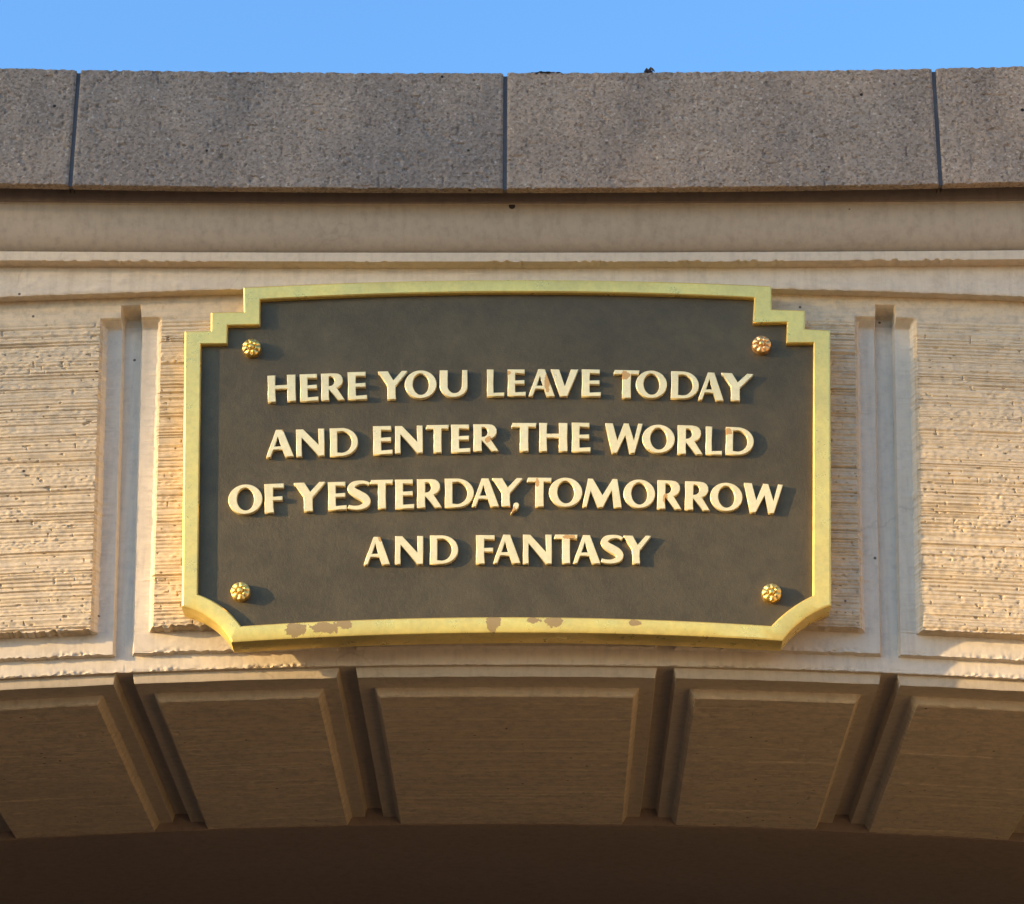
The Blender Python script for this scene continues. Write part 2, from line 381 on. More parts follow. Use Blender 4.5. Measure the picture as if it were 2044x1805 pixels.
def voussoir(k):
    xa, xb = JX[k], JX[k + 1]
    hid = k == 3
    far = k in (0, 6)
    cs = 6.0 if (hid or far) else 2.4
    rs = 5.0 if (hid or far) else 1.35
    key = [0, 7, 14.5, 16, 17, 20.5, 22, 35, 49, 51, 56, 61, 63]
    xs = uniq([xa + t for t in key] + [xb - t for t in key] + lin(xa + 63, xb - 63, cs))
    # rows on the face: from the extrados down to the arris
    rkey = lin(1, 14, 2.2) + lin(R_MB + 2, R_PB - 3, 2.6) + [R_EX + 20, R_EX, R_GT + 1.5, R_GT, R_GT - 4, R_GT - 8, R_GT - 12, R_GT - 16, R_GT - 19, R_PT + 2, R_PT, R_PT - 3,
            R_PB + 3, R_PB + 1.2, R_PB, R_PB - 1.5, R_MB + 12, R_MB + 3, R_MB, R_MB - 1.5, R_MB - 8, 6, 2.5, 0.8]
    rows = uniq(rkey + lin(R_PB + 4, R_PT - 4, rs))[::-1]
    d = np.minimum(xs - xa, xb - xs)                    # distance to the joint
    X, r = np.meshgrid(xs, rows)
    D = np.broadcast_to(d, X.shape)
    sd = 100 * k
    ed = 7.0 * fbm(r / 8, X * 0 + k, sd + 31, 3) + 2.0 * np.clip(fbm(r / 26, X * 0 + k, sd + 33), 0, 1)
    # chipped lower edges
    chip = np.clip(fbm(X / 7, X * 0 + 3.3, sd + 40, 3) * 1.8, -0.25, 1) * (0.35 + 0.9 * sst(0.35, 0.65, vn(X / 70, X * 0, sd + 41)))
    side = sst(49, 61, D + ed * 0.8) * sst(R_PB - 1.3, R_PB, r)
    sidem = sst(16, 20, D) * sst(R_MB - 1.3, R_MB, r)
    top = sst(R_PT - 16, R_PT + 1, r); topg = sst(R_GT - 18, R_GT + 1, r)
    pm = np.maximum(side, top); mm = np.maximum(sidem, topg)
    pm = np.minimum(pm, np.maximum(mm, 0)) if False else pm
    lev = YG + (YM - YG) * mm + (YP - YM) * pm * np.maximum(mm, 0)
    tex = comb(X, r, sd) * sst(56, 62, D) * sst(R_PB - 1, R_PB + 1, r) * (1 - sst(R_PT - 30, R_PT + 12, r + 14 * fbm(X / 60, r / 20, sd + 50)))
    rough = 1.6 * fbm(X / 30, r / 30, sd + 60, 3) + 0.5 * fbm(X / 5, r / 5, sd + 61, 2)
    y = lev + tex + rough
    # crumbly arrises
    for rc, dep in ((R_PB, 10.0), (R_MB, 12.0), (0.0, 12.0)):
        zone = sst(rc - 1, rc + 1, r) * (1 - sst(rc + 1, rc + dep + 6 * fbm(X / 25, r * 0, sd + 66), r)) * (sst(18, 26, D) if rc > 1 else 1.0)
        y = y + zone * np.clip(fbm(X / 6.5, r / 5.0, sd + 67, 2) * 7.0 + 0.6, -1.8, 3.4) * (0.25 + 0.9 * sst(0.3, 0.7, vn(X / 60, r * 0, sd + 68)))
    for rc, wd, am in ((R_PB, 2.2, 6.0), (R_MB, 2.2, 4.6), (0.8, 2.0, 4.2)):
        wgt = np.exp(-((r - rc) / wd) ** 2) * (sst(14, 22, D) if rc > 1 else 1.0)
        r = r + wgt * (chip * am + 0.4)
        y = y + wgt * np.clip(fbm(X / 5, r * 0 + rc, sd + 71, 2) * 3, -0.4, 2)
    V1 = np.stack([XC0 + X * (1 + r / RJ), y, zar(X, r) + r], -1); V1r = r
    # soffit rows
    ys0 = YG + 10
    ykey = [YG, YG + 1.5, YG + 5, ys0, ys0 + 1.5, ys0 + 3, ys0 + 30, ys0 + 60, ys0 + 64, ys0 + 68, ys0 + 72, ys0 + 78]
    yrows = uniq(ykey + lin(ys0 + 82, YB, 9.0 if far else 3.6))
    cs2 = 5.0
    X, Yr = np.meshgrid(xs, yrows); D = np.broadcast_to(d, X.shape)
    e2 = 3.0 * fbm(Yr / 14, X * 0 + k, sd + 81, 3)
    mm = sst(16, 20, D) * sst(ys0, ys0 + 2, Yr)
    pm = sst(49, 61, D + e2 * 0.7) * sst(ys0 + 63, ys0 + 70, Yr + 1.5 * fbm(X / 9, X * 0, sd + 90))
    drop = DM * mm + (DP - DM) * pm
    cb = comb(X * 1.0, Yr * 0.62, sd + 7) * sst(56, 62, D) * sst(ys0 + 68, ys0 + 74, Yr)
    drop = drop - cb * 0.38 - 1.6 * fbm(X / 40, Yr / 60, sd + 95)
    dr0 = drop.copy()
    first = sst(YG, YG + 3, Yr)
    V2 = np.stack([XC0 + X + 0 * Yr, Yr, zar(X) - drop * first], -1)
    fil1 = 1.0 - sst(52, 58, np.broadcast_to(d, V1.shape[:2])) * sst(R_PB - 2, R_PB, V1r) ; fil1 = np.where(V1r > R_PT - 4, 0.0, fil1)
    fil2 = 1.0 - pm
    # share the arris row
    V2[0] = V1[-1] + np.array([0, 0.4, -0.6])
    V = np.concatenate([V1, V2], 0)
    fl = np.concatenate([fil1, fil2], 0); ff = (fl[:-1, :-1] + fl[1:, 1:] + fl[:-1, 1:] + fl[1:, :-1]) / 4
    fil = (ff > 0.5).reshape(-1)
    ny, nx = V.shape[:2]; n1 = V1.shape[0]
    i = np.arange(ny * nx).reshape(ny, nx)
    Fc = np.stack([i[:-1, :-1], i[1:, :-1], i[1:, 1:], i[:-1, 1:]], -1).reshape(-1, 4)
    face = np.repeat(np.arange(ny - 1) < n1 - 1, nx - 1)
    P = Wd(V).reshape(-1, 3)
    def piece(name, msk, m, parent):
        Fs = Fc[msk]; used = np.unique(Fs); mp = np.zeros(len(P), np.int64); mp[used] = np.arange(len(used))
        me = bpy.data.meshes.new(name); me.from_pydata(P[used].tolist(), [], mp[Fs].tolist()); auto_smooth(me, 32)
        return link(name, me, m, parent)
    o = piece('voussoir', fil, m_fillet, arch)
    o.data.materials.append(m_soffit); o.data.polygons.foreach_set('material_index', (~face[fil]).astype(np.int32))
    piece('face_panel', ~fil & face, m_comb, o)
    piece('soffit_panel', ~fil & ~face, m_comb, o)
    return o
for k in (3, 2, 4, 1, 5, 0, 6): voussoir(k)

# jambs beyond the last arch stones: haunch curve down to the ground
ZG = -Z0 / K
def jamb(s):
    x0 = JX[-1]
    inn = [(x0, zar(x0) - DP)]
    for t in np.linspace(0, math.pi / 2, 14)[1:]:
        inn.append((x0 + 620 * math.sin(t), zar(x0) - DP - 620 * (1 - math.cos(t))))
    inn.append((x0 + 620, ZG))
    out = [(3100, ZG), (3100, zar(3100, R_EX) + R_EX)] + [(x, zar(x, R_EX) + R_EX) for x in np.linspace(3000, x0, 12)]
    pts = [(XC0 + s * x * (1 + (0.03 if False else 0)), z) for x, z in inn + out]
    me = prism(pts, YP + 1, 9000 * 0.7)
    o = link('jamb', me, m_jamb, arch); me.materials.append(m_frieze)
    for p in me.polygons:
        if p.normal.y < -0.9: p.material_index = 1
    return o
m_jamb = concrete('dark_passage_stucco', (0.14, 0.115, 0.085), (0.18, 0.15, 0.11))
for s in (-1, 1): jamb(s)

# vault of the passage behind the arch stones
xs = np.linspace(-1650, 1650, 61)
rowsV = []
for yy, dd in ((YB, -6), (YB, 30), (YB, DP + 2), (YB + 6, DP + 3.0)):
    rowsV.append(np.stack([XC0 + xs, 0 * xs + yy + (2.2 * fbm(xs / 12, 0 * xs, 5) if dd > 10 else 0), zar(xs) - dd + (1.5 * fbm(xs / 9, 0 * xs, 6) if dd > 10 else 0)], -1))
for yy in np.linspace(YB + 40, 6300, 40):
    rowsV.append(np.stack([XC0 + xs, 0 * xs + yy, zar(xs) - DP - 3 + 3 * fbm(xs / 90, 0 * xs + yy / 90, 8)], -1))
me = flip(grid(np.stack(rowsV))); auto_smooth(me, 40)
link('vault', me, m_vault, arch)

# spandrel wall: frieze plane, with the arched lower edge
WX = 5200.0
Z_FB = at(1022, 531, YF)[1]            # under the fascia
def spandrel():
    xs = uniq(lin(-WX, -3100, 150) + lin(-3100, -1150, 40) + lin(-1150, 1150, 5) + lin(1150, 3100, 40) + lin(3100, WX, 150))
    Vs = []
    zb = np.where(np.abs(xs) <= 3101, zar(xs, R_EX) + R_EX, ZG)
    zt = Z_FB + 40
    ts = np.concatenate([np.linspace(0, 1, 46)])
    T, X = np.meshgrid(ts, xs, indexing='ij')
    Zz = zt + (zb - zt)[None] * T
    lump = 2.6 * np.clip(fbm(X / 26, Zz / 12, 300, 3) * 2.2 - 0.25, 0, 1) + 1.3 * fbm(X / 60, Zz / 30, 301, 3)
    edge = np.exp(-((Zz - zb[None]) / 2.0) ** 2)
    Y = YF - lump * 1.2 + edge * (1.5 + 2 * fbm(X / 6, Zz * 0, 302, 2))
    Zz = Zz + edge * np.clip(fbm(X / 8, Zz * 0, 303, 3) * 3.0, -0.8, 2)
    V1 = np.stack([XC0 + X, Y, Zz], -1)
    # return of the edge back to the ring
    V2 = np.stack([np.stack([XC0 + xs, 0 * xs + YF + 3, zb + 0.6], -1), np.stack([XC0 + xs, 0 * xs + YP + 10, zb + 1.2], -1)])
    me = flip(grid(np.concatenate([V1, V2]))); auto_smooth(me, 35)
    return link('spandrel_wall', me, m_frieze, arch)
spandrel()
# solid core of the bridge above the passage and outer walls
core = prism([(XC0 - WX, ZG), (XC0 - 3100, ZG), (XC0 - 3100, ZA + 60), (XC0 + 3100, ZA + 60), (XC0 + 3100, ZG), (XC0 + WX, ZG), (XC0 + WX, Z_FB + 200), (XC0 - WX, Z_FB + 200)], YG + 20, 6300)
link('bridge_core', core, m_frieze, arch)

# ------------------------------------------------------------------ bed mould and fascia under the coping
zC_t = at(1022, 145.5, YC)[1]; zC_b = at(1022, 375, YC)[1]
zM_t = at(1022, 406, YT)[1]
z_f1 = at(1022, 505, YFA)[1]; z_f2 = at(1022, 522, YFA)[1]
m_slot_shade = concrete('slot_shade_brown', (0.17, 0.14, 0.125), (0.22, 0.18, 0.16))  # dark tone that paints the shade under the coping
m_mould = concrete('taupe_moulding', (0.40, 0.335, 0.265), (0.46, 0.385, 0.30), pits=0.03)  # darker and browner than the fascia
def csag(x, a): return a * (np.clip(x / 870.0, -1.6, 1.6) ** 2)
def cornice(xa, xb, seed):
    fine = 4.0 if max(abs(xa), abs(xb)) < 2300 else 40
    xs = np.array(lin(xa, xb, fine))
    prof = [(40, zC_b + 44), (YT - 1, zC_b + 44), (YT - 1, zC_b + 14), (YT, zM_t + 1.5), (YT, zM_t - 2), (YT + 3, zM_t - 3)]
    # ovolo: upright at its head, turned under at its foot
    zt = zM_t - 3; zb = z_f1 + 4; yt = YT + 3; yb = YFA + 12
    al = np.radians(np.linspace(0, 74, 27)); sy = np.cumsum(np.sin(al[1:])); sz = np.cumsum(np.cos(al[1:]))
    for q in range(26): prof.append((yt + (yb - yt) * sy[q] / sy[-1], zt + (zb - zt) * sz[q] / sz[-1]))
    prof += [(yb + 6, z_f1 + 1.2)]; nm = len(prof)
    prof += [(yb + 4, z_f1 + 1.0), (YFA + 1.2, z_f1 + 1.0), (YFA, z_f1 - 0.6), (YFA, z_f1 - 6), (YFA, z_f1 - 12), (YFA, z_f2 + 3.2), (YFA + 0.5, z_f2), (YFA + 4, z_f2 - 0.8), (YF - 1, z_f2 - 1.2), (YF + 6, z_f2 - 1.4)]
    def sweep(pr, name, m):
        V = []
        for i, (y, z) in enumerate(pr):
            rough = 0.8 * fbm(xs / 50, 0 * xs + i / 6, seed, 3)
            yy = y + rough; zz = z + csag(xs, 3.0) + 0 * xs
            if abs(z - z_f2) < 2 and y < YFA + 6:
                ch = np.clip(fbm(xs / 7, 0 * xs, seed + 3, 3) * 2, -0.25, 1) * sst(0.42, 0.62, vn(xs / 90, 0 * xs, seed + 4))
                zz = zz + ch * 5.0; yy = yy + np.clip(ch, 0, 1) * 2
            V.append(np.stack([XC0 + xs, yy, zz], -1))
        me = flip(grid(np.stack(V))); auto_smooth(me, 30)
        return link(name, me, m, arch)
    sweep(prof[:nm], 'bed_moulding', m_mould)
    sweep([(YT - 1.5, zC_b + 40), (YT - 4, zC_b + 38), (YT - 5, zM_t + 8), (YT - 4, zM_t + 1), (YT + 1, zM_t - 1)], 'slot_shade_strip', m_slot_shade)  # strip coloured dark to stand for shade in the slot
    sweep(prof[nm:], 'fascia', m_plaster)
cornice(-2000, 2000, 500)
cornice(-WX, -2000, 500); cornice(2000, WX, 500)
# thin raised mortar scar at the centre joint, and a hole beside it, its darkness coloured onto a plug
xh, zh = at(1022, 412, YT + 4)
bm = bmesh.new(); bmesh.ops.create_cone(bm, cap_ends=True, segments=14, radius1=8 * K, radius2=6 * K, depth=6 * K)
me = bpy.data.meshes.new('plug'); bm.to_mesh(me); bm.free()
me.transform(Matrix.Translation((xh * K, (YT + 4) * K, zh * K + Z0)) @ Matrix.Rotation(math.radians(90), 4, 'X'))
link('dark_hole_plug', me, m_hole, arch)

# ------------------------------------------------------------------ coping stones
CW = 880.5
def coping(k):
    x0 = -5.4 + k * CW + 4.2; x1 = -5.4 + (k + 1) * CW - 4.2
    near = -2 <= k <= 1
    st = 2.2 if near else 14
    xs = np.array(lin(x0, x1, st))
    sd = 700 + 20 * k
    rows = []
    zs = np.concatenate([[zC_t - 1], np.array(lin(zC_b + 4, zC_t - 3, st))[::-1], [zC_b + 1.5, zC_b]])
    prof = [(YC + 330, zC_t - 3), (YC + 200, zC_t - 1), (YC + 60, zC_t), (YC + 12, zC_t), (YC + 3.5, zC_t)] + [(YC, z) for z in zs] + [(YC + 2.5, zC_b - 1.5), (YC + 8, zC_b - 2), (YC + 15, zC_b - 2), (YC + 21, zC_b - 1), (YC + 22, zC_b + 4), (YC + 22, zC_b + 48), (YT + 8, zC_b + 50)]
    Y = np.array([p[0] for p in prof])[:, None] + 0 * xs[None]; Zz = np.array([p[1] for p in prof])[:, None] + 0 * xs[None]
    X = np.broadcast_to(xs, Y.shape).copy()
    face = ((Y <= YC + 0.01)).astype(float)
    peb = (vn(X / 4.4, Zz / 4.4, sd) - 0.5) * 1.7 + (vn(X / 9, Zz / 9, sd + 1) - 0.5) * 0.5 + 2.0 * fbm(X / 90, Zz / 60, sd + 2)
    hole = sst(0.80, 0.88, vn(X / 10, Zz / 10, sd + 5)) * 2.2
    Y = Y + face * (peb + hole)
    eb = np.exp(-((Zz - zC_b) / 3.5) ** 2)
    Zz = Zz + eb * (np.clip(fbm(X / 9, X * 0, sd + 7, 3) * 7 - 1.2, 0, 4) + 0.9 * fbm(X / 4, X * 0, sd + 6, 2)) + csag(X, 9.0)
    et = np.exp(-((Zz - csag(X, 9.0) - zC_t) / 2.5) ** 2) * (Y < YC + 50)
    Zz = Zz + et * np.clip(fbm(X / 9, X * 0, sd + 8, 3) * 6, -2.5, 1.5)
    ev = np.minimum(X - x0, x1 - X); Y = Y + face * 3.0 * np.exp(-(ev / 2.5) ** 2)
    V = np.stack([XC0 + X, Y, Zz], -1)
    # end faces
    def cap(col):
        a = V[:, col]; b = a.copy(); b[:, 1] = np.maximum(a[:, 1], YC + 40)
        return np.stack([a, b], 1)
    me = join_grids([V, cap(0), cap(-1)], [True, True, False])
    auto_smooth(me, 40)
    return link('coping_stone', me, m_coping, arch)
for k in range(-6, 6): coping(k)
# recessed sealant of the coping joints
for k in range(-5, 6):
    x = XC0 - 5.4 + k * CW
    z = csag(k * CW, 9.0)
    me = prism([(x - 7, zC_b + z - 1), (x + 7, zC_b + z - 1), (x + 7, zC_t + z - 5), (x - 7, zC_t + z - 5)], YC + 6, YC + 19)
    link('joint_sealant', me, m_joint, arch)

# ------------------------------------------------------------------ plaque
YPF = -62.0                       # front of the rim
YPN = YPF + 13.0                  # sunk field
YLT = YPN - 9.3                   # letter faces
def Z(ox, oy, s, pts): return [((ox + x * s) * 0.8189, (oy + y * s) * 0.8189) for x, y in pts]
def arc3(p, q, r, n=14):
    """points of the circle through p, q, r from p to r (ends included)"""
    ax, ay = p; bx, by = q; cx, cy = r
    d = 2 * (ax * (by - cy) + bx * (cy - ay) + cx * (ay - by))
    ux = ((ax**2 + ay**2) * (by - cy) + (bx**2 + by**2) * (cy - ay) + (cx**2 + cy**2) * (ay - by)) / d
    uy = ((ax**2 + ay**2) * (cx - bx) + (bx**2 + by**2) * (ax - cx) + (cx**2 + cy**2) * (bx - ax)) / d
    a0 = math.atan2(ay - uy, ax - ux); a1 = math.atan2(by - uy, bx - ux); a2 = math.atan2(cy - uy, cx - ux)
    R = math.hypot(ax - ux, ay - uy)
    def un(a, ref):
        while a - ref > math.pi: a -= 2 * math.pi
        while a - ref < -math.pi: a += 2 * math.pi
        return a
    a1 = un(a1, a0); a2 = un(a2, a1)
    return [(ux + R * math.cos(a), uy + R * math.sin(a)) for a in np.linspace(a0, a2, n)]
TL = (420, 660, .1957); TR = (1760, 660, .274); BL = (420, 1400, .2348); BR = (1700, 1400, .2446)
o_tl = Z(*TL, [(148, 750), (472, 740), (474, 515), (884, 503), (879, 205)])
o_tr = Z(*TR, [(440, 133), (445, 340), (740, 350), (740, 515), (965, 525)])
o_br = Z(*BR, [(1337, 312), (1010, 490), (850, 665)])
o_bl = Z(*BL, [(612, 710), (440, 500), (95, 335)])
i_tl = Z(*TL, [(356, 912), (684, 910), (687, 680), (1090, 672), (1094, 358)])
i_tr = Z(*TR, [(288, 240), (275, 463), (580, 458), (573, 643), (815, 640)])
i_br = Z(*BR, [(1150, 210), (930, 340), (738, 512)])
i_bl = Z(*BL, [(712, 535), (560, 370), (262, 205)])
# order: top-left steps, top edge, top-right steps, right edge, scoop, bottom edge, scoop
outer = o_tl[:-1] + arc3(o_tl[-1], (1022, 557.5), o_tr[0], 26) + o_tr[1:] + arc3(*o_br) + arc3(o_br[-1], (1016, 1263.5), o_bl[0], 26)[1:-1] + arc3(*o_bl)
inner = i_tl[:-1] + arc3(i_tl[-1], (1022, 583.0), i_tr[0], 26) + i_tr[1:] + arc3(*i_br) + arc3(i_br[-1], (1016, 1231.5), i_bl[0], 26)[1:-1] + arc3(*i_bl)
assert len(outer) == len(inner)
OUT = [at(u, v, YPF) for u, v in outer]; INN = [at(u, v, YPF) for u, v in inner]
plq = empty('plaque', ((XC0) * K, YP * K, Z0 + at(1010, 920, 0)[1] * K), 'dark bronze plaque with gold stepped rim and raised gold capitals, fixed over the arch', 'plaque')
def wpos(u, v, y):
    x, z = at(u, v, y); return (x * K, y * K, z * K + Z0)
wear = [(wpos(590, 1257, YPF), (0.034, 0.03, 0.022)), (wpos(648, 1253, YPF), (0.046, 0.03, 0.017)), (wpos(686, 1245, YPF), (0.022, 0.03, 0.018)),
        (wpos(985, 1242, YPF), (0.020, 0.03, 0.030)), (wpos(1065, 1238, YPF), (0.022, 0.03, 0.011)), (wpos(1105, 1242, YPF), (0.024, 0.03, 0.018)), (wpos(1268, 1243, YPF), (0.018, 0.03, 0.010))]
m_rim = gold('gilt_rim', (0.98, 0.73, 0.20), (0.84, 0.63, 0.19), 0.5, 0.34, wear=wear, worn=(0.36, 0.25, 0.10))
def rim():
    n = len(OUT)
    bm = bmesh.new()
    def ring(pts, y, sh=0.0, other=None):
        vs = []
        for i, (x, z) in enumerate(pts):
            if sh:
                ox, oz = other[i]; d = math.hypot(ox - x, oz - z); x += (ox - x) / d * sh; z += (oz - z) / d * sh
            vs.append(bm.verts.new(Wd([(x, y, z)])[0]))
        return vs
    rings = [ring(OUT, YP - 3), ring(OUT, YPF + 4.5), ring(OUT, YPF + 1.4, 1.5, INN), ring(OUT, YPF, 5.0, INN), ring(INN, YPF, 2.6, OUT), ring(INN, YPF + 2.6), ring(INN, YPN + 6)]
    for a, b in zip(rings, rings[1:]):
        for i in range(n):
            j = (i + 1) % n
            bm.faces.new((a[i], a[j], b[j], b[i]))
    bm.faces.new(rings[0])
    bmesh.ops.recalc_face_normals(bm, faces=bm.faces)
    me = bpy.data.meshes.new('rim'); bm.to_mesh(me); bm.free()
    auto_smooth(me, 25)
    return link('rim', me, m_rim, plq)
rim()
# sunk field
from mathutils.geometry import tessellate_polygon
tri = tessellate_polygon([[Vector((x, z, 0)) for x, z in INN]])
me = bpy.data.meshes.new('field'); me.from_pydata(Wd([(x, YPN, z) for x, z in INN]).tolist(), [], [list(t) for t in tri])
bm = bmesh.new(); bm.from_mesh(me)
for fc in bm.faces:
    fc.normal_update()
    if fc.normal.y > 0: fc.normal_flip()
bm.to_mesh(me); bm.free()
link('field', me, m_patina, plq)

# ---- letters: outlines in a unit box
def ell(cx, cy, rx, ry, a0=0, a1=360, n=40, rot=0.0, pw=1.0):
    o = []
    for a in np.linspace(math.radians(a0), math.radians(a1), n, endpoint=(a1 - a0) != 360):
        c, s = math.cos(a), math.sin(a)
        c = math.copysign(abs(c) ** pw, c); s = math.copysign(abs(s) ** pw, s)
        x, y = rx * c, ry * s
        o.append((cx + x + rot * y, cy + y))
    return o
def s_shape(asp=0.77):
    sp = [(0.93, 0.865, .105), (0.76, .925, .11), (0.52, .93, .135), (0.29, .875, .19), (0.19, .755, .235), (0.26, .64, .26), (0.47, .53, .28), (0.70, .42, .27), (0.81, .30, .24), (0.76, .165, .20), (0.55, .085, .155), (0.30, .075, .135), (0.06, .12, .125)]
    P = [(x * asp, y) for x, y, _ in sp]; Wt = [w for *_, w in sp]
    pts = []
    n = len(P)
    for i in range(n - 1):
        p0, p1, p2, p3 = P[max(i - 1, 0)], P[i], P[i + 1], P[min(i + 2, n - 1)]
        for t in np.linspace(0, 1, 5)[:-1]:
            q = [0.5 * (2 * p1[c] + (p2[c] - p0[c]) * t + (2 * p0[c] - 5 * p1[c] + 4 * p2[c] - p3[c]) * t**2 + (3 * p1[c] - p0[c] - 3 * p2[c] + p3[c]) * t**3) for c in (0, 1)]
            pts.append((q[0], q[1], Wt[i] + (Wt[i + 1] - Wt[i]) * t))
    pts.append((*P[-1], Wt[-1]))
    Lf, Rt = [], []
    for i, (x, y, w) in enumerate(pts):
        a = pts[max(i - 1, 0)]; b = pts[min(i + 1, len(pts) - 1)]
        dx, dy = b[0] - a[0], b[1] - a[1]; l = math.hypot(dx, dy); nx, ny = -dy / l, dx / l
        Lf.append((x + nx * w / 2, y + ny * w / 2)); Rt.append((x - nx * w / 2, y - ny * w / 2))
    o = Lf + Rt[::-1]
    xs = [p[0] for p in o]; ys = [p[1] for p in o]
    return [((x - min(xs)) / (max(xs) - min(xs)), (y - min(ys)) / (max(ys) - min(ys))) for x, y in o]
GL = {
 'H': [[(0,0),(.285,0),(.27,.3),(.27,.48),(.70,.48),(.70,.3),(.69,0),(1,0),(.985,.5),(1,1),(.69,1),(.70,.8),(.70,.62),(.27,.62),(.27,.8),(.285,1),(0,1),(.015,.5)]],
 'E': [[(0,0),(1,0),(1,.155),(.94,.15),(.43,.135),(.42,.30),(.42,.455),(.93,.445),(.93,.60),(.42,.585),(.42,.75),(.43,.865),(.94,.84),(.94,1),(0,1),(.03,.5)]],
 'F': [[(0,0),(.48,0),(.45,.2),(.44,.42),(.92,.41),(.92,.56),(.44,.55),(.45,.86),(1,.84),(1,1),(0,1),(.03,.5)]],
 'R': [[(0,0),(.345,0),(.33,.2),(.335,.40),(.72,0),(1,.0),(.67,.455),(.79,.50),(.88,.585),(.93,.70),(.92,.82),(.85,.92),(.74,.98),(.58,1),(0,1),(.02,.5)],
       [(.335,.885),(.335,.53),(.44,.535),(.53,.59),(.575,.68),(.565,.78),(.50,.86),(.42,.89)]],
 'Y': [[(.31,0),(.60,0),(.585,.25),(.59,.47),(1,.975),(.985,1),(.81,1),(.515,.67),(.335,1),(0,1),(0,.945),(.05,.91),(.305,.50),(.32,.25)]],
 'O': [ell(.5, .5, .5, .5, n=48), ell(.505, .505, .255, .385, n=40, rot=-.03)],
 'U': [[(0,1),(0,.42)] + ell(.5,.42,.5,.42,180,360,22)[1:-1] + [(1,.42),(1,1),(.81,1),(.80,.45)] + ell(.54,.45,.26,.30,360,180,18)[1:-1] + [(.285,.45),(.295,1)]],
 'L': [[(0,0),(1,0),(1,.145),(.94,.135),(.39,.125),(.37,.5),(.40,1),(0,1),(.02,.5)]],
 'A': [[(0,0),(.155,0),(.262,.27),(.585,.27),(.685,0),(1,0),(.62,1),(.365,1)], [(.305,.385),(.548,.385),(.43,.76)]],
 'V': [[(.335,0),(.60,0),(1,1),(.725,1),(.51,.37),(.305,1),(0,1)]],
 'T': [[(.335,0),(.685,0),(.67,.4),(.68,.865),(.97,.85),(1,1),(.05,1),(0,.86),(.06,.85),(.34,.865),(.35,.4)]],
 'D': [[(0,0),(.42,0)] + ell(.42,.5,.58,.5,-88,88,30) + [(.42,1),(0,1),(.02,.5)], [(.265,.135),(.42,.115)] + ell(.42,.5,.36,.385,-86,86,24) + [(.42,.885),(.265,.875)]],
 'N': [[(0,0),(.205,0),(.195,.3),(.20,.69),(.79,0),(1,0),(1,1),(.785,1),(.80,.7),(.80,.40),(.255,1),(0,1),(.01,.5)]],
 'M': [[(0,0),(.115,0),(.208,.57),(.385,0),(.525,0),(.742,.60),(.795,0),(1,0),(.885,1),(.765,1),(.508,.42),(.262,1),(.14,1)]],
 'W': [[(.175,0),(.32,0),(.535,.60),(.645,0),(.785,0),(1,1),(.875,1),(.765,.42),(.625,1),(.495,1),(.325,.42),(.205,1),(0,1)]],
 'S': [s_shape()],
 ',': [[(0,.02),(.10,0),(.32,.14),(.72,.36),(.95,.60),(1,.82),(.86,.97),(.62,1),(.40,.90),(.32,.70),(.30,.50),(.18,.24)]],
}
LINES = [
 [(640, 880, .2544, [('H',48,318,135,388),('E',357,533,125,383),('R',560,785,118,375),('E',815,1000,105,368),('Y',1107,1390,97,365),('O',1362,1667,90,357),('U',1697,1964,88,347)]),
  (1160, 880, .3425, [('L',78,202,60,250),('E',225,355,60,248),('A',375,562,58,250),('V',532,730,60,250),('E',752,890,60,250),('T',978,1163,65,262),('O',1138,1360,68,264),('D',1388,1587,75,268),('A',1583,1765,82,279),('Y',1745,1973,88,282)])],
 [(640, 1010, .2935, [('A',28,258,128,353),('N',278,513,122,347),('D',558,792,113,346),('E',917,1078,97,331),('N',1100,1330,95,321),('T',1355,1548,88,316),('E',1565,1725,85,315),('R',1750,1960,82,305)]),
  (1230, 1010, .3082, [('T',52,252,68,291),('H',273,498,68,292),('E',530,680,66,295),('W',795,1093,72,305),('O',1088,1346,82,306),('R',1367,1568,88,314),('L',1590,1720,97,318),('D',1748,1971,103,321)])],
 [(540, 1150, .3425, [('O',48,290,90,301),('F',305,445,85,290),('Y',515,740,75,280),('E',757,890,72,270),('S',897,1060,62,271),('T',1057,1222,57,262),('E',1235,1370,55,262),('R',1390,1568,52,255),('D',1588,1796,48,254),('A',1780,1975,47,247),('Y',1925,2142,45,245)]),
  (1220, 1150, .3425, [(',',72,132,218,298),('T',187,365,42,247),('O',345,582,42,250),('M',583,864,50,252),('O',875,1100,55,258),('R',1115,1290,62,264),('R',1312,1492,70,272),('O',1492,1722,78,280),('W',1730,2008,85,292)])],
 [(870, 1280, .3571, [('A',47,227,80,269),('N',260,452,75,266),('D',497,691,70,265),('F',812,940,68,263),('A',930,1117,65,260),('N',1133,1330,65,263),('T',1345,1507,65,261),('A',1475,1663,68,262),('S',1665,1819,66,264),('Y',1820,2008,72,263)])],
]
dg = bpy.context.evaluated_depsgraph_get
